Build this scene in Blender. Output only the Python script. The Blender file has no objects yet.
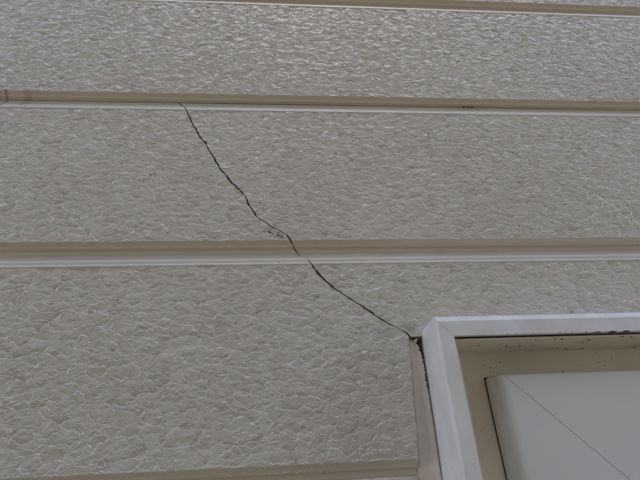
import bpy, math, random
import numpy as np
from mathutils import Matrix, Vector

random.seed(7)
rng = np.random.default_rng(11)
sc = bpy.context.scene
C = sc.collection

# ------------------------------------------------------------------ camera
Z0 = 1.75                     # height of the lens above the ground
D = 0.30066                   # distance of the lens from the siding face (plane y = 0)
cam_d = bpy.data.cameras.new('camera')
cam = bpy.data.objects.new('camera', cam_d)
C.objects.link(cam)
cam_d.sensor_width = 36.0
cam_d.lens = 36.0 * 460 / 640
cam_d.clip_start = 0.01
cam_d.clip_end = 2000
rt = Vector((0.99651052, -0.06829555, -0.0479844))
up = Vector((0.00805173, -0.49355184, 0.86967911))
fw = Vector((0.08307801, 0.86703074, 0.4912797))
cam.matrix_world = Matrix(((rt.x, up.x, -fw.x, 0), (rt.y, up.y, -fw.y, -D),
                           (rt.z, up.z, -fw.z, Z0), (0, 0, 0, 1)))
sc.camera = cam

# ------------------------------------------------------------------ light
SUN_EL, SUN_AZ = math.radians(44), math.radians(174)   # the sun stands over the added house across the passage
w = bpy.data.worlds.new('World')
sc.world = w
w.use_nodes = True
nt = w.node_tree
bg = nt.nodes['Background']
sky = nt.nodes.new('ShaderNodeTexSky')
sky.sky_type = 'NISHITA'
sky.sun_disc = False
sky.sun_elevation = SUN_EL
sky.sun_rotation = SUN_AZ
sky.air_density = 1.0
sky.dust_density = 2.0
nt.links.new(sky.outputs[0], bg.inputs[0])
bg.inputs[1].default_value = 0.13
sd = bpy.data.lights.new('sun', 'SUN')
sun = bpy.data.objects.new('sun', sd)
C.objects.link(sun)
sd.energy = 4.0
sd.angle = math.radians(0.5)
sd.color = (1.0, 0.94, 0.85)
ldir = Vector((-math.sin(SUN_AZ) * math.cos(SUN_EL), -math.cos(SUN_AZ) * math.cos(SUN_EL), -math.sin(SUN_EL)))
sun.rotation_euler = ldir.to_track_quat('-Z', 'Y').to_euler()
sun.location = (0, 6, 12)
sc.view_settings.view_transform = 'Standard'
sc.view_settings.look = 'None'
sc.view_settings.gamma = 1
sc.view_settings.use_curve_mapping = False
sc.view_settings.exposure = 1.83

# ------------------------------------------------------------------ node helpers
class NT:
    def __init__(s, name):
        s.m = bpy.data.materials.new(name)
        s.m.use_nodes = True
        s.t = s.m.node_tree
        s.b = s.t.nodes['Principled BSDF']
        s.out = s.t.nodes['Material Output']
    def n(s, kind, **kw):
        nd = s.t.nodes.new(kind)
        for k, v in kw.items():
            setattr(nd, k, v)
        return nd
    def l(s, a, b):
        s.t.links.new(a, b)
    def put(s, sock, v):
        if hasattr(v, 'is_output') or isinstance(v, bpy.types.NodeSocket):
            s.l(v, sock)
        else:
            sock.default_value = v
    def math(s, op, a, b=0.0, c=0.0, clamp=False):
        nd = s.n('ShaderNodeMath', operation=op, use_clamp=clamp)
        s.put(nd.inputs[0], a); s.put(nd.inputs[1], b); s.put(nd.inputs[2], c)
        return nd.outputs[0]
    def vmath(s, op, a, b=None, scale=None):
        nd = s.n('ShaderNodeVectorMath', operation=op)
        s.put(nd.inputs[0], a)
        if b is not None: s.put(nd.inputs[1], b)
        if scale is not None: s.put(nd.inputs['Scale'], scale)
        return nd.outputs[0]
    def obj(s):
        return s.n('ShaderNodeTexCoord').outputs['Object']
    def noise(s, v, scale, detail=2.0, rough=0.5, dim='3D', lac=2.0):
        nd = s.n('ShaderNodeTexNoise', noise_dimensions=dim)
        s.put(nd.inputs['Vector'], v)
        nd.inputs['Scale'].default_value = scale
        nd.inputs['Detail'].default_value = detail
        nd.inputs['Roughness'].default_value = rough
        nd.inputs['Lacunarity'].default_value = lac
        return nd
    def ramp(s, v, lo, hi, a=0.0, b=1.0, smooth=True):
        nd = s.n('ShaderNodeMapRange', interpolation_type='SMOOTHSTEP' if smooth else 'LINEAR', clamp=True)
        s.put(nd.inputs['Value'], v)
        for nm, x in (('From Min', lo), ('From Max', hi), ('To Min', a), ('To Max', b)):
            s.put(nd.inputs[nm], x)
        return nd.outputs['Result']
    def mix(s, f, a, b):
        nd = s.n('ShaderNodeMix', data_type='RGBA')
        s.put(nd.inputs[0], f); s.put(nd.inputs[6], a); s.put(nd.inputs[7], b)
        return nd.outputs[2]
    def attr(s, name):
        return s.n('ShaderNodeAttribute', attribute_name=name).outputs['Fac']
    def bump(s, h, strength, dist):
        nd = s.n('ShaderNodeBump')
        nd.inputs['Strength'].default_value = strength
        nd.inputs['Distance'].default_value = dist
        s.l(h, nd.inputs['Height'])
        s.l(nd.outputs[0], s.b.inputs['Normal'])

def col(r, g, b): return (r, g, b, 1)

# ------------------------------------------------------------------ materials
def mat_siding():
    t = NT('cream_siding_paint')
    P = t.vmath('SCALE', t.obj(), scale=1000.0)                 # millimetres
    sep = t.n('ShaderNodeSeparateXYZ'); t.l(P, sep.inputs[0])
    cmb = t.n('ShaderNodeCombineXYZ')
    t.l(sep.outputs[0], cmb.inputs[0]); t.l(sep.outputs[2], cmb.inputs[1])
    U = cmb.outputs[0]
    def warp(v, scale, amp, off):
        nd = t.noise(t.vmath('ADD', v, (off, off * 1.7, 0)), scale, 1.0, 0.5, '2D')
        d = t.vmath('SUBTRACT', nd.outputs['Color'], (0.5, 0.5, 0.5))
        return t.vmath('ADD', v, t.vmath('SCALE', d, scale=amp))
    W1 = warp(warp(U, 1 / 12, 8.0, 31.0), 1 / 3.6, 2.6, 87.0)
    S1 = t.vmath('MULTIPLY', W1, (1 / 9.0, 1 / 6.1, 0))
    def plates(v, smooth, tilt, side, step, dome):
        """overlapping crumpled plates: each rises gently, then drops off sharply at its upper edge"""
        nd = t.n('ShaderNodeTexVoronoi', voronoi_dimensions='2D', feature='SMOOTH_F1')
        t.l(v, nd.inputs['Vector']); nd.inputs['Scale'].default_value = 1.0
        nd.inputs['Smoothness'].default_value = smooth
        d = t.n('ShaderNodeSeparateXYZ'); t.l(t.vmath('SUBTRACT', v, nd.outputs['Position']), d.inputs[0])
        c = t.n('ShaderNodeSeparateColor'); t.l(nd.outputs['Color'], c.inputs[0])
        h = t.math('MULTIPLY', d.outputs[1], tilt)
        sx = t.math('MULTIPLY', t.math('SUBTRACT', c.outputs[1], 0.5), side)
        h = t.math('MULTIPLY_ADD', d.outputs[0], sx, h)
        r2 = t.math('MULTIPLY', nd.outputs['Distance'], nd.outputs['Distance'])
        h = t.math('MULTIPLY_ADD', r2, -dome, h)
        return t.math('MULTIPLY_ADD', c.outputs[0], step, h)
    W2 = warp(U, 1 / 4, 3.4, 47.0)
    S2 = t.vmath('MULTIPLY', t.vmath('ADD', W2, (310, 120, 0)), (1 / 6.4, 1 / 4.5, 0))
    fade = t.ramp(t.noise(U, 1 / 9, 1, 0.5, '2D').outputs[0], 0.38, 0.60, 0.3, 1.0)
    fade2 = t.ramp(t.noise(t.vmath('ADD', U, (77, 5, 0)), 1 / 8, 1, 0.5, '2D').outputs[0], 0.44, 0.62, 0.0, 1.0)
    p1 = t.math('MULTIPLY', plates(S1, 0.13, 0.72, 0.72, 0.32, 0.78), fade)
    p2 = t.math('MULTIPLY', plates(S2, 0.13, 0.44, 0.44, 0.20, 0.46), fade2)
    big = t.noise(t.vmath('MULTIPLY', U, (.9, 1.1, 0)), 1 / 5.5, 2, 0.55, '2D').outputs[0]
    fine = t.noise(U, 1 / 1.3, 1, 0.5, '2D').outputs[0]
    h = t.math('ADD', p1, p2)
    h = t.math('ADD', h, t.math('MULTIPLY', big, 0.75))
    h = t.math('ADD', h, t.math('MULTIPLY', fine, 0.03))
    h = t.math('SUBTRACT', h, 0.6)
    emb = t.attr('emboss')
    h = t.math('MULTIPLY', h, emb)
    sm = t.noise(P, 1 / 2.0, 2, 0.5).outputs[0]
    h = t.math('ADD', h, t.math('MULTIPLY', sm, 0.04))
    ds = t.n('ShaderNodeDisplacement')
    ds.inputs['Midlevel'].default_value = 0.0
    ds.inputs['Scale'].default_value = 0.001
    t.l(h, ds.inputs['Height'])
    t.l(ds.outputs[0], t.out.inputs['Displacement'])
    t.m.displacement_method = 'BOTH'
    # colour: cream paint, slightly browner tone in the groove, faint clouding
    cloud = t.noise(t.obj(), 9.0, 3, 0.6).outputs[0]
    face = t.mix(t.ramp(cloud, 0.35, 0.68), col(.600, .565, .485), col(.640, .607, .530))
    grv = t.noise(t.vmath('MULTIPLY', t.obj(), (18, 1, 300)), 1.0, 2, 0.6).outputs[0]
    groove = t.mix(grv, col(.64, .565, .445), col(.69, .62, .505))
    g = t.attr('groove')
    base = t.mix(t.math('MINIMUM', g, 1.0), face, groove)
    ledge_tone = t.mix(grv, col(.41, .375, .31), col(.52, .48, .405))          # darker tone on the sloping ledge
    base = t.mix(t.math('SUBTRACT', g, 1.0, clamp=True), base, ledge_tone)
    # run-off grime in the joint towards the far left, with its own streaks
    stx = t.noise(t.vmath('MULTIPLY', t.obj(), (190, 0, 6)), 1.0, 2, 0.5).outputs[0]
    ox = t.n('ShaderNodeSeparateXYZ'); t.l(t.obj(), ox.inputs[0])
    left = t.ramp(ox.outputs[0], -0.255, -0.195, 1.0, 0.0)
    zz = t.math('MULTIPLY', t.ramp(ox.outputs[2], Z0 + .300, Z0 + .308), t.ramp(ox.outputs[2], Z0 + .322, Z0 + .326, 1.0, 0.0))
    grime = t.math('MULTIPLY', t.math('MULTIPLY', left, zz), t.ramp(stx, 0.46, 0.60, 0.0, 0.7))
    base = t.mix(grime, base, col(.10, .08, .055))
    t.l(base, t.b.inputs['Base Color'])
    rr = t.noise(t.obj(), 60, 1, 0.6).outputs[0]
    t.l(t.ramp(rr, 0.3, 0.7, 0.13, 0.19), t.b.inputs['Roughness'])
    t.b.inputs['Specular IOR Level'].default_value = 0.8
    return t.m

def mat_plain(name, a, b, rough=0.4, scale=20, bump=0.0, bscale=300, spots=None, spec=0.5, metallic=0.0):
    t = NT(name)
    nz = t.noise(t.obj(), scale, 4, 0.6).outputs[0]
    base = t.mix(t.ramp(nz, 0.3, 0.7), a, b)
    if spots:
        v = t.n('ShaderNodeTexVoronoi', feature='F1'); t.l(t.obj(), v.inputs['Vector'])
        v.inputs['Scale'].default_value = spots[0]
        dens = t.ramp(t.noise(t.obj(), spots[0] * .2, 2, .5).outputs[0], .5, .62)
        f = t.math('MULTIPLY', t.ramp(v.outputs['Distance'], spots[1], spots[1] * .5), dens)
        base = t.mix(f, base, spots[2])
    t.l(base, t.b.inputs['Base Color'])
    r2 = t.noise(t.obj(), scale * 4, 3, 0.6).outputs[0]
    t.l(t.ramp(r2, 0.3, 0.7, rough * .85, rough * 1.15), t.b.inputs['Roughness'])
    t.b.inputs['Specular IOR Level'].default_value = spec
    t.b.inputs['Metallic'].default_value = metallic
    if bump:
        t.bump(t.noise(t.obj(), bscale, 3, 0.6).outputs[0], 1.0, bump)
    return t.m

M = {}
M['siding'] = mat_siding()
M['back'] = mat_plain('black_building_paper', col(.012, .011, .010), col(.02, .018, .016), .9, 40)
M['core'] = mat_plain('cement_board_core', col(.10, .092, .08), col(.16, .145, .125), .9, 200, .0005)
M['sheath'] = mat_plain('grey_render', col(.4, .38, .35), col(.46, .44, .4), .85, 10, .002, 120)
M['concrete'] = mat_plain('concrete', col(.32, .31, .29), col(.42, .41, .38), .85, 8, .002, 90)
M['sealant'] = mat_plain('beige_sealant', col(.70, .62, .53), col(.75, .68, .59), .5, 60, .0006, 260, (420, .10, col(.10, .085, .065)))
M['white'] = mat_plain('white_aluminium', col(.72, .70, .67), col(.82, .81, .79), .34, 45, .00004, 900, (260, .085, col(.16, .14, .12)))
M['beige'] = mat_plain('beige_aluminium', col(.80, .73, .60), col(.83, .77, .65), .42, 35, .00004, 900, (300, .12, col(.07, .055, .04)))
M['sash'] = mat_plain('light_grey_aluminium', col(.68, .685, .665), col(.71, .715, .695), .38, 14, .00003, 1200)
M['gasket'] = mat_plain('black_gasket_and_shade', col(.015, .014, .013), col(.03, .027, .024), .7, 90)
M['dirt'] = mat_plain('dark_dirt', col(.03, .025, .02), col(.07, .055, .04), .9, 400)
M['pale'] = mat_plain('white_paint_flecks', col(.85, .84, .82), col(.9, .9, .88), .25, 300)
M['ground'] = mat_plain('dry_earth', col(.36, .29, .20), col(.46, .38, .28), .95, 3, .01, 25)
def mat_glass():
    t = NT('frosted_glass')
    t.b.inputs['Base Color'].default_value = col(.78, .82, .82)
    t.b.inputs['Transmission Weight'].default_value = 0.85
    nz = t.noise(t.obj(), 400, 2, .5).outputs[0]
    t.l(t.ramp(nz, .3, .7, .25, .4), t.b.inputs['Roughness'])
    return t.m
M['glass'] = mat_glass()

# ------------------------------------------------------------------ mesh helpers
def tag(o, label=None, cat=None, kind=None, group=None):
    if label: o['label'] = label
    if cat: o['category'] = cat
    if kind: o['kind'] = kind
    if group: o['group'] = group
    return o

class MB:
    """collects grids and polygons, then links them as one mesh object"""
    def __init__(s):
        s.v, s.f, s.e, s.g, s.n, s.sm = [], [], [], [], 0, []
    def grid(s, P, emb=None, grv=None, smooth=True, flip=False):
        r, c = P.shape[:2]
        idx = np.arange(r * c).reshape(r, c) + s.n
        q = np.stack([idx[:-1, :-1], idx[:-1, 1:], idx[1:, 1:], idx[1:, :-1]], -1).reshape(-1, 4)
        if flip: q = q[:, ::-1]
        s.v.append(P.reshape(-1, 3)); s.f.append(q)
        s.e.append((np.zeros((r, c)) if emb is None else emb).reshape(-1))
        s.g.append((np.zeros((r, c)) if grv is None else grv).reshape(-1))
        s.sm.append(np.full(len(q), smooth)); s.n += r * c
    def build(s, name, mats, parent=None, fmat=None):
        v = np.concatenate(s.v); f = np.concatenate(s.f)
        me = bpy.data.meshes.new(name)
        me.vertices.add(len(v)); me.vertices.foreach_set('co', v.astype(np.float32).ravel())
        me.loops.add(f.size); me.loops.foreach_set('vertex_index', f.astype(np.int32).ravel())
        me.polygons.add(len(f))
        me.polygons.foreach_set('loop_start', np.arange(0, f.size, 4, dtype=np.int32))
        me.polygons.foreach_set('use_smooth', np.concatenate(s.sm))
        for nm, arr in (('emboss', s.e), ('groove', s.g)):
            a = me.attributes.new(nm, 'FLOAT', 'POINT')
            a.data.foreach_set('value', np.concatenate(arr).astype(np.float32))
        if not isinstance(mats, (list, tuple)): mats = [mats]
        for m in mats: me.materials.append(m)
        if fmat is not None: me.polygons.foreach_set('material_index', fmat)
        me.update(calc_edges=True); me.validate()
        o = bpy.data.objects.new(name, me); C.objects.link(o)
        if parent: o.parent = parent
        return o

def pydata(name, verts, faces, mat, parent=None, smooth=False):
    me = bpy.data.meshes.new(name); me.from_pydata([tuple(v) for v in verts], [], faces)
    me.materials.append(mat); me.update()
    if smooth: me.polygons.foreach_set('use_smooth', [True] * len(me.polygons))
    o = bpy.data.objects.new(name, me); C.objects.link(o)
    if parent: o.parent = parent
    return o

def box(name, x0, x1, y0, y1, z0, z1, mat, parent=None):
    v = [(x, y, z) for x in (x0, x1) for y in (y0, y1) for z in (z0, z1)]
    f = [(0, 1, 3, 2), (4, 6, 7, 5), (0, 4, 5, 1), (2, 3, 7, 6), (0, 2, 6, 4), (1, 5, 7, 3)]
    return pydata(name, v, f, mat, parent)

def empty(name, loc=(0, 0, 0)):
    o = bpy.data.objects.new(name, None); C.objects.link(o); o.location = loc
    o.empty_display_size = .05
    return o

def wave(x, seed, wl, amp):
    """smooth 1-D noise"""
    r = np.random.default_rng(seed)
    k = np.asarray(x) / wl
    i = np.floor(k).astype(int); t = k - i; t = t * t * (3 - 2 * t)
    tab = r.uniform(-1, 1, 4096)
    return amp * (tab[i % 4096] * (1 - t) + tab[(i + 1) % 4096] * t)

# ------------------------------------------------------------------ ground
g = pydata('ground', [(-400, -400, 0), (400, -400, 0), (400, 400, 0), (-400, 400, 0)], [(0, 1, 2, 3)], M['ground'])
tag(g, kind='structure')

# ------------------------------------------------------------------ unseen house added behind the camera to shade the wall
def neighbour():
    M['nwall'] = mat_plain('grey_brown_render', col(.24, .215, .175), col(.29, .26, .215), .8, 6, .003, 80)
    M['nroof'] = mat_plain('dark_roof_metal', col(.05, .05, .055), col(.07, .07, .075), .45, 12)
    M['nglass'] = mat_plain('dark_window_glass', col(.02, .025, .028), col(.03, .035, .038), .08, 4)
    h = empty('neighbour_house', (0, -2.5, 0))
    tag(h, 'grey brown two storey house added out of view to shade the cracked wall', 'house', 'thing')
    box('wall', -3.7, 4.8, -6.5, 0, -.02, 5.4, M['nwall'], h)
    v = [(-4.0, -6.8, 5.402), (5.1, -6.8, 5.402), (5.1, .3, 5.402), (-4.0, .3, 5.402),
         (-4.0, -6.8, 5.55), (5.1, -6.8, 5.55), (5.1, .3, 5.55), (-4.0, .3, 5.55), (-4.0, -3.25, 6.6), (5.1, -3.25, 6.6)]
    f = [(3, 2, 1, 0), (0, 1, 5, 4), (2, 3, 7, 6), (4, 5, 9, 8), (6, 7, 8, 9), (3, 0, 4, 8, 7), (1, 2, 6, 9, 5)]
    pydata('roof', v, f, M['nroof'], h)
    for (x0, x1, z0, z1) in ((-2.3, -1.2, .95, 2.05), (2.3, 3.5, .95, 2.05), (-2.2, -0.9, 3.5, 4.6), (2.0, 3.4, 3.5, 4.6)):
        wn = box('window', x0, x1, .001, .05, z0, z1, M['white'], h)
        xm = (x0 + x1) / 2
        for a, b in ((x0 + .05, xm - .02), (xm + .02, x1 - .05)):
            p = box('pane', a, b, .051, .056, z0 + .05, z1 - .05, M['nglass'])
            p.parent = wn
neighbour()

# ------------------------------------------------------------------ siding wall
COURSE = 0.152
SH = Z0 - 0.0012                          # a shoulder line of the siding profile
JOINT = SH + 2 * COURSE + 0.0135          # the ship-lap joint seen in the picture
BH = 3 * COURSE
XL, XR = -3.0, 3.0
TOPZ = JOINT + 6 * BH
wall = empty('house_wall')
tag(wall, 'cream embossed siding wall with horizontal grooves and a long diagonal crack', 'wall', 'thing')

# groove profile: s = height above the shoulder, depth into the wall (mm)
prof = np.array([(-20, 0), (-1.4, -.05), (-0.4, -.35), (0.1, -.30), (1.0, .45), (2.9, .65), (3.4, .60), (3.8, .75), (4.6, 1.5), (5.2, 1.9), (11.0, 5.0),
                 (12.2, 5.9), (14.3, 6.0), (14.9, 5.7), (15.6, 3.7), (16.2, 3.3), (17.4, 3.1), (18.2, 2.2), (19.6, 0.15), (20.2, 0), (140, 0)])
ss = np.arange(-15, 135, 0.05)
yy = np.interp(ss, prof[:, 0], prof[:, 1])
kern = np.hanning(13); kern /= kern.sum()
yy = np.convolve(np.pad(yy, 6, mode='edge'), kern, mode='valid')
def course_s(z):
    s = (z - SH) / COURSE
    s = (s - np.floor(s)) * COURSE * 1000
    return np.where(s > 137, s - 152, s)
def depth(z):
    s = course_s(z)
    return np.interp(s, ss, yy) * .001
def embv(z):
    s = course_s(z)
    return np.interp(s, [-15, -2.6, -0.6, 0, 18.6, 21.0, 135], [1, 1, .12, 0, 0, 1, 1])
def grvv(z):
    s = course_s(z)
    return np.interp(s, [-15, 4.4, 6.0, 10.5, 12.0, 19.0, 19.7, 135], [0, 0, 2, 2, 1, 1, 0, 0])

def rows(z0, z1, step, fine=True):
    zs = [z0, z1]
    k0 = int(math.floor((z0 - SH) / COURSE)) - 1
    k1 = int(math.ceil((z1 - SH) / COURSE)) + 1
    gk = np.concatenate([np.arange(-3.0, 5.6, .3 if fine else .75), np.arange(5.8, 11.4, .9), np.arange(11.5, 21.3, .3 if fine else .7)])
    for k in range(k0, k1):
        b = SH + k * COURSE
        zs += list(b + gk * .001)
        n = int((COURSE - .0243) / step)
        zs += list(b + np.linspace(.0213, COURSE - .003, n + 1))
    zs = np.array(sorted(zs))
    zs = zs[(zs >= z0) & (zs <= z1)]
    keep = [zs[0]]
    for z in zs[1:]:
        if z - keep[-1] > 1e-4: keep.append(z)
    keep[-1] = z1
    return np.array(keep)

def cols(x0, x1, fine):
    """column positions: dense where the camera looks, coarser far off"""
    if not fine:
        n = max(2, int((x1 - x0) / .05)); return np.linspace(x0, x1, n + 1)
    xs = [min(max(0.02, x0), x1)]
    x = xs[0]
    while x < x1:
        x += .0015 if abs(x) < .47 else min(.03, .0015 + (abs(x) - .47) * .05)
        xs.append(min(x, x1))
    x = xs[0]
    while x > x0:
        x -= .0015 if abs(x) < .34 else min(.03, .0015 + (abs(x) - .34) * .05)
        xs.insert(0, max(x, x0))
    xs = np.array(xs)
    return xs[np.concatenate([[True], np.diff(xs) > 1e-6])]

BOARD_T = 0.013
def board(zs, xl, xr, fine, name='siding_board', bottom_seed=None):
    """one piece of siding between the curves xl(z) and xr(z)"""
    a = xl(zs); b = xr(zs)
    cx = cols(a.mean(), b.mean(), fine)
    t = (cx - cx[0]) / (cx[-1] - cx[0])
    X = a[:, None] + (b - a)[:, None] * t[None, :]
    Z = np.repeat(zs[:, None], len(t), 1)
    Y = depth(Z)
    E_, G_ = embv(Z), grvv(Z)
    if bottom_seed is not None:             # the lower lip of the joint wanders a little
        dz = .00025 + wave(X[0], bottom_seed, .011, .00016) + wave(X[0], bottom_seed + 1, .0026, .00012) + wave(X[0], bottom_seed + 2, .09, .00028)
        fall = np.clip(1 - (Z - zs[0]) / .0012, 0, 1)
        Z = Z + fall * dz[None, :]
    P = np.stack([X, Y, Z], -1)
    mb = MB()
    mb.grid(P, E_, G_)
    nf = len(mb.f[0])
    back = BOARD_T
    def side(line, flip):
        L = np.stack([line, line.copy()], 0); L[1, :, 1] = back
        mb.grid(L, None, None, False, flip)
    side(P[0], True); side(P[-1], False)
    side(P[:, 0], False); side(P[:, -1], True)
    Q = P[np.ix_([0, -1], [0, -1])].copy(); Q[..., 1] = back
    mb.grid(Q, None, None, False, True)
    tot = sum(len(f) for f in mb.f)
    fm = np.zeros(tot, dtype=np.int32); fm[nf:] = 1
    # the joint's top and bottom edges carry paint as well
    nside = len(t) - 1
    fm[nf:nf + 2 * nside] = 0
    return mb.build(name, [M['siding'], M['core']], wall, fm)

const = lambda v: (lambda z: np.full(len(z), v))

# the crack, from the joint down to the corner of the window opening (x, height above the lens, width; mm)
crack = np.array([(-91.2, 316.3, .9), (-83.2, 305.0, .9), (-80.7, 301.4, .75), (-78.4, 291.1, .8), (-72.9, 280.4, .95), (-67.1, 270.7, 1.05),
                  (-59.8, 258.4, .85), (-49.5, 238.8, .9), (-40.8, 226.3, 1.1), (-30.5, 214.0, .95), (-27.1, 206.9, .8), (-19.5, 192.0, .9),
                  (-8.7, 183.4, .75), (4.0, 175.2, .95), (6.3, 171.4, .95), (9.5, 167.2, .9), (13.3, 159.6, .6), (18.3, 156.3, .2),
                  (22.1, 149.7, 1.0), (28.5, 139.1, 1.25), (34.9, 132.8, 1.0), (41.7, 127.0, .9), (48.4, 121.8, 1.0), (59.1, 114.6, 1.35),
                  (69.2, 106.3, 1.1), (78.3, 100.4, .7), (85.4, 96.3, 1.0), (86.1, 94.0, 1.5)])
ZN = Z0 + .094                             # head of the window opening
XK0 = .086
def xk(z): return XK0 - .0055 * np.clip((ZN - z) / .084, 0, 1.0)
def xc(z, sgn):
    h = (z - Z0) * 1000
    x = np.interp(h, crack[::-1, 1], crack[::-1, 0]); wd = np.interp(h, crack[::-1, 1], crack[::-1, 2])
    jag = wave(h, 5, 2.3, .45) + wave(h, 6, .9, .22) + wave(h, 8, 7.0, .6)
    wd = 1.35 * wd * (.8 + .3 * np.clip(wave(h, 9 + int(sgn), 1.7, 1.0), -.8, 1))
    return (x + jag + sgn * wd * .5) * .001

WX1 = .830                                 # far side of the window opening
WZ0 = Z0 - .815                            # bottom of the window opening
zb, zt = JOINT - BH, JOINT
GAP = .0008
# the cracked board, in the two pieces the crack has left
zl = rows(zb + GAP, zt - .0001, .0015)
zl = zl[(zl > Z0 - .03)]
lower = board(np.concatenate([np.linspace(zb + GAP, Z0 - .032, 30), zl]), const(-1.515),
              lambda z: np.where(z >= ZN, np.minimum(xc(z, -1), xk(z)), xk(z)), True)
lower['label'] = 'cream siding board left of the crack, beside the window'
zr = rows(ZN, zt - .0001, .0015)
upper = board(zr, lambda z: xc(z, 1), const(1.512), True)
upper['label'] = 'cream siding board right of the crack, above the window'
board(rows(zb + GAP, ZN - .0003, .02, False), const(WX1), const(1.512), False)
# the board above the joint
board(rows(zt + GAP, zt + BH, .0015), const(-1.515), const(1.512), True, bottom_seed=40)
# every other board of the wall
n0 = -4
for j in range(n0, 6):
    a, b = JOINT + j * BH + GAP, JOINT + (j + 1) * BH
    spans = [(XL, -1.52), (-1.515, 1.512), (1.517, XR)]
    for (p, q) in spans:
        mid = p < 0 < q
        if mid and j in (-1, 0): continue
        if mid and j == -2:
            board(rows(a, b, .02, False), const(p), const(XK0 - .0055), False)
            board(rows(a, b, .02, False), const(WX1), const(q), False)
        elif mid and j == -3:
            board(rows(a, WZ0, .02, False), const(p), const(q), False)
            board(rows(WZ0 + .0004, b, .02, False), const(p), const(XK0 - .0055), False)
            board(rows(WZ0 + .0004, b, .02, False), const(WX1), const(q), False)
        else:
            board(rows(a, b, .02, False), const(p), const(q), False)
BOT = JOINT + n0 * BH
box('building_paper', XL, XR, .0135, .016, BOT, TOPZ, M['back'], wall)
box('sheathing', XL, XR, .0162, .18, BOT, TOPZ, M['sheath'], wall)
box('foundation', XL + .02, XR - .02, .02, .17, -.05, BOT - .002, M['concrete'], wall)
box('top_flashing', XL - .01, XR + .01, -.012, .19, TOPZ + .001, TOPZ + .03, M['white'], wall)
box('starter_strip', XL, XR, -.004, .0159, BOT - .012, BOT - .001, M['white'], wall)

# sealant strip between the board and the window frame, torn loose at its upper end
FX, FZ = .0955, Z0 + .0976                 # outer corner of the window frame
zs = np.concatenate([np.arange(ZN - .002, ZN - .09, -.0006), np.linspace(ZN - .095, WZ0 + .002, 60)])
hh = (ZN - zs) * 1000
gap = np.interp(hh, [0, 2, 4, 7, 12, 18, 30, 50, 90, 900], [7.2, 5.2, 3.6, 2.5, 1.4, .8, .6, .35, .3, .3]) + np.abs(wave(hh, 70, 1.4, .55)) * np.interp(hh, [0, 30, 90], [1, .8, .3])
lg = np.interp(hh, [0, 1.5, 6, 900], [.6, .25, .12, .1]) + np.abs(wave(hh, 75, 2.5, .12))
xa = xk(zs) + lg * .001
xb = FX - gap * .001
t = np.linspace(0, 1, 13)
X = xa[:, None] + (xb - xa)[:, None] * t
rec = np.interp(hh, [0, 90, 900], [.0010, .0045, .0045])
Y = rec[:, None] + .0018 * np.sin(np.pi * t)[None, :] + (.004 - .004 * t[None, :] ** .5) * 0 + wave(hh, 80, 3.0, .00025)[:, None] * (1 - t[None, :])
Y[:, 0] += .0012; Y[:, -1] += .0015
Zg = np.repeat(zs[:, None], 13, 1); Zg[0] += wave(t * 10, 82, 1.2, .0012)
mb = MB(); mb.grid(np.stack([X, Y, Zg], -1), flip=True)
for line in (np.stack([X[:, -1], Y[:, -1], Zg[:, -1]], -1), np.stack([X[0], Y[0], Zg[0]], -1)):
    L = np.stack([line, line], 0); L[1, :, 1] = .0125; mb.grid(L, smooth=False)
seal = mb.build('sealant_joint', M['sealant'], wall)
seal['label'] = 'beige sealant strip torn loose at its upper end beside the window frame'

def blob(mbl, x, y, z, rx, rz, ry=.0004, seg=7):
    """an irregular flat fleck lying on a vertical face"""
    vs, fs = mbl
    b = len(vs); ph = random.random() * 6.28
    vs.append((x, y - ry, z))
    for ring, k in ((.7, .6), (1.0, -.2)):
        for i in range(seg):
            an = ph + i * 2 * math.pi / seg
            r = ring * random.uniform(.65, 1.25)
            vs.append((x + rx * r * math.cos(an), y - ry * k, z + rz * r * math.sin(an)))
    for i in range(seg):
        j = (i + 1) % seg
        fs.append((b, b + 1 + i, b + 1 + j))
        fs.append((b + 1 + i, b + 1 + seg + i, b + 1 + seg + j, b + 1 + j))

# torn scraps of sealant and grit in the open corner
vs, fs = [], []
for (x, z, rx, rz) in ((.0905, .0915, .0019, .0008), (.0918, .0924, .0010, .0006)):
    blob((vs, fs), x, .0015, Z0 + z, rx, rz, .0012, 8)
pydata('sealant_scrap', vs, fs, M['sash'], seal, True)
vs, fs = [], []
for i in range(46):
    h = random.uniform(0, 1) ** 1.6 * 34
    x = FX - .0008 - np.interp(h, [0, 6, 14, 40], [.004, .0025, .0012, .0006]) * random.uniform(.1, 1.3)
    blob((vs, fs), x, random.uniform(.0005, .003), ZN - .001 - h * .001, random.uniform(.0002, .0007), random.uniform(.0002, .0009), .0005, 6)
grit = pydata('grit', vs, fs, M['dirt'], seal)
grit['kind'] = 'stuff'

# small flecks on the siding: dark chips by the crack, white flecks in the grooves
vs, fs = [], []
for (px, pz, n, sx, sz) in ((-6.0, 178.0, 7, 4.5, 4.0), (-1.0, 173.5, 5, 4, 2.0), (2.5, 152.3, 1, 5, .4)):
    for i in range(n):
        x, z = (px + random.uniform(-1, 1) * sx) * .001, Z0 + (pz + random.uniform(-1, 1) * sz) * .001
        blob((vs, fs), x, depth(np.array([z]))[0] - .0001, z, random.uniform(.0003, .0011), random.uniform(.0002, .0006), .0003, 6)
for i in range(4):                          # a darker scrap in the joint right of centre
    blob((vs, fs), .173 + i * .003 + random.uniform(-.001, .001), .0045, JOINT - .0004, random.uniform(.001, .0022), .0006, .0007, 7)
o = pydata('dirt_fleck', vs, fs, M['dirt'], wall); o['kind'] = 'stuff'
vs, fs = [], []
def flecks(x0, x1, k, lo, hi, n, a, b):
    for i in range(n):
        x = random.uniform(x0, x1); s = random.uniform(lo, hi)
        z = SH + k * COURSE + s * .001
        blob((vs, fs), x, depth(np.array([z]))[0] - .00012, z, random.uniform(a, b), random.uniform(.00012, .00032), .00022, 6)
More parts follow.
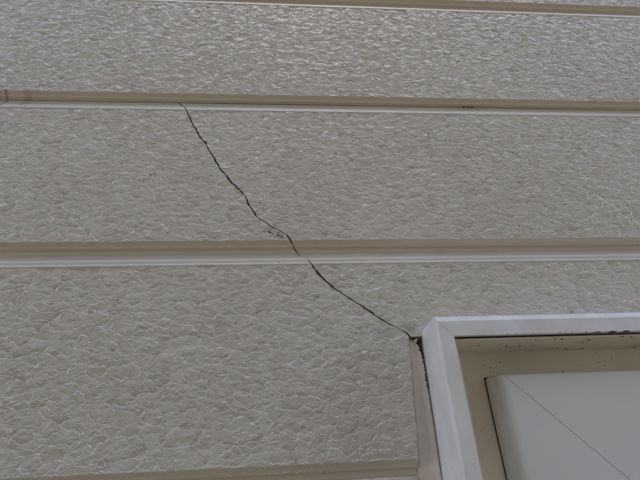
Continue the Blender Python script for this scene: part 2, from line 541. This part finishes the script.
flecks(-.030, .045, 1, 13.8, 19.0, 34, .0002, .0007)
flecks(-.14, -.02, 1, 14.6, 16.5, 9, .0003, .0009)
flecks(-.045, .035, 0, 15, 19.3, 46, .0002, .0008)
flecks(-.01, .03, 0, 15.5, 17.5, 18, .0006, .0018)
o = pydata('white_fleck', vs, fs, M['pale'], wall); o['kind'] = 'stuff'

# ------------------------------------------------------------------ window
WW, WH = .722, .900
win = empty('window', (FX + WW / 2, 0, FZ - WH))
tag(win, 'white framed window with a mitred grey sash below the end of the crack', 'window', 'thing')
wl = Vector(win.location)

def ring(name, x0, z1, ww, wh, profile, mat, smooth=False, gapm=0.00012, closed=True):
    """four mitred members swept round a rectangle; profile = (inset, y) pairs"""
    out = []
    for side, nm in enumerate(('head', 'stile', 'sill', 'stile')):
        vs = []
        for pr in profile:
            (t_, y), tz = pr[:2], pr[2] if len(pr) > 2 else pr[0]
            L, R, T, B = x0 + t_, x0 + ww - t_, z1 - tz, z1 - wh + tz
            if side == 0: p, q = (L + gapm, y, T), (R - gapm, y, T)
            elif side == 1: p, q = (L, y, B + gapm), (L, y, T - gapm)
            elif side == 2: p, q = (R - gapm, y, B), (L + gapm, y, B)
            else: p, q = (R, y, T - gapm), (R, y, B + gapm)
            vs += [Vector(p) - wl, Vector(q) - wl]
        n = len(profile)
        fs = [(2 * i, 2 * i + 1, 2 * ((i + 1) % n) + 1, 2 * ((i + 1) % n)) for i in range(n if closed else n - 1)]
        if closed:
            fs.append(tuple(2 * i for i in range(n))[::-1]); fs.append(tuple(2 * i + 1 for i in range(n)))
        ob = pydata(name + '_' + nm, vs, fs, mat, win)
        out.append(ob)
    return out

def arc(cx, cy, r, a0, a1, n):
    return [(cx + r * math.cos(math.radians(a0 + (a1 - a0) * i / n)), cy - r * math.sin(math.radians(a0 + (a1 - a0) * i / n))) for i in range(n + 1)]
PF = .031
fr = [(0, .0128, 0), (0, -PF + .0032, 0), (.0001, -PF + .0026, .0004), (.0006, -PF + .0004, .0032), (.0012, -PF, .0040), (.0098, -PF, .0133), (.0102, -PF + .0004, .0137), (.0102, .0124, .0137)]
ring('frame', FX, FZ, WW, WH, fr, M['white'])
ring('gasket', FX, FZ, WW, WH, [(.0103, .012, .0138), (.0103, -PF + .0022, .0138), (.0109, -PF + .0022, .0144), (.0109, .012, .0144)], M['gasket'])
rv = [(.0110, .0122, .0145), (.0110, -PF + .0032, .0145), (.0117, -PF + .0030, .0152), (.0121, -PF + .0036, .0156), (.0123, .0010, .0158), (.0129, .0018, .0164), (.060, .0018, .060), (.060, .0122, .060)]
ring('reveal', FX, FZ, WW, WH, rv, M['beige'], gapm=0.0)
SX, SZ = .1330, Z0 + .0640
sw, sh = (FX + WW - SX) * 2 - WW, (FZ - (FZ - SZ)) - (FZ - WH + (FZ - SZ))
sw = WW - 2 * (SX - FX); sh = WH - 2 * (FZ - SZ)
SF = .018
shade_strip = [(-.0002, .0016, -.0010), (-.0002, .0008, -.0010), (.0004, .0008, .0004), (.0004, .0016, .0004)]
ring('sash_gasket', SX, SZ, sw, sh, shade_strip, M['gasket'])  # dark strip standing in for the shadow line round the sash
sp = [(.0005, .0120), (.0001, -SF + .0125, .0001), (.0008, -SF + .0100, .0003), (.0040, -SF + .0016, .0012), (.0047, -SF + .0005, .0020), (.0058, -SF, .0030), (.104, -SF), (.1052, -SF + .0012), (.1052, .0120)]
ring('sash', SX, SZ, sw, sh, sp, M['sash'], gapm=.00022)
gi = .1054
box('pane', SX + gi - wl.x, SX + sw - gi - wl.x, -.008, -.003, SZ - sh + gi - wl.z, SZ - gi - wl.z, M['glass'], win)
# grime and specks under the head of the frame
vs, fs = [], []
for i in range(60):
    x = FX + .012 + random.random() ** .6 * .25
    blob((vs, fs), x - wl.x, -PF - .0000, FZ - .0133 - wl.z + random.uniform(-.0002, .0003), random.uniform(.0002, .0010) * (1 + 2 * max(0, x - .25) / .1), random.uniform(.0001, .0003) * (1 + 2.0 * max(0, x - .22) / .1), .0001, 6)
for i in range(34):
    x = .190 + random.random() ** .7 * .12
    blob((vs, fs), x - wl.x, -PF, FZ - .0137 - wl.z + random.uniform(-.0001, .0004), random.uniform(.0012, .004), random.uniform(.00025, .0006), .0002, 7)
for i in range(26):
    x = FX + .014 + random.random() * .3
    blob((vs, fs), x - wl.x, .0016, FZ - .0170 - wl.z - random.random() * .018, random.uniform(.0002, .0007), random.uniform(.0002, .0005), .0002, 6)
o = pydata('dirt_fleck', vs, fs, M['dirt'], win); o['kind'] = 'stuff'
vs, fs = [], []
for i in range(60):
    x = FX + .014 + random.random() * .3
    y = random.uniform(-.028, 0)
    b = len(vs); r1, r2 = random.uniform(.0003, .0010), random.uniform(.0003, .0013)
    zz = FZ - .0158 - wl.z - .00015
    ph = random.random() * 6
    for k in range(6):
        r = random.uniform(.7, 1.2); an = ph + k * math.pi / 3
        vs.append((x - wl.x + r1 * 1.5 * r * math.cos(an), y + r2 * r * math.sin(an), zz))
    fs.append(tuple(b + k for k in range(6))[::-1])
o = pydata('underside_fleck', vs, fs, M['dirt'], win); o['kind'] = 'stuff'
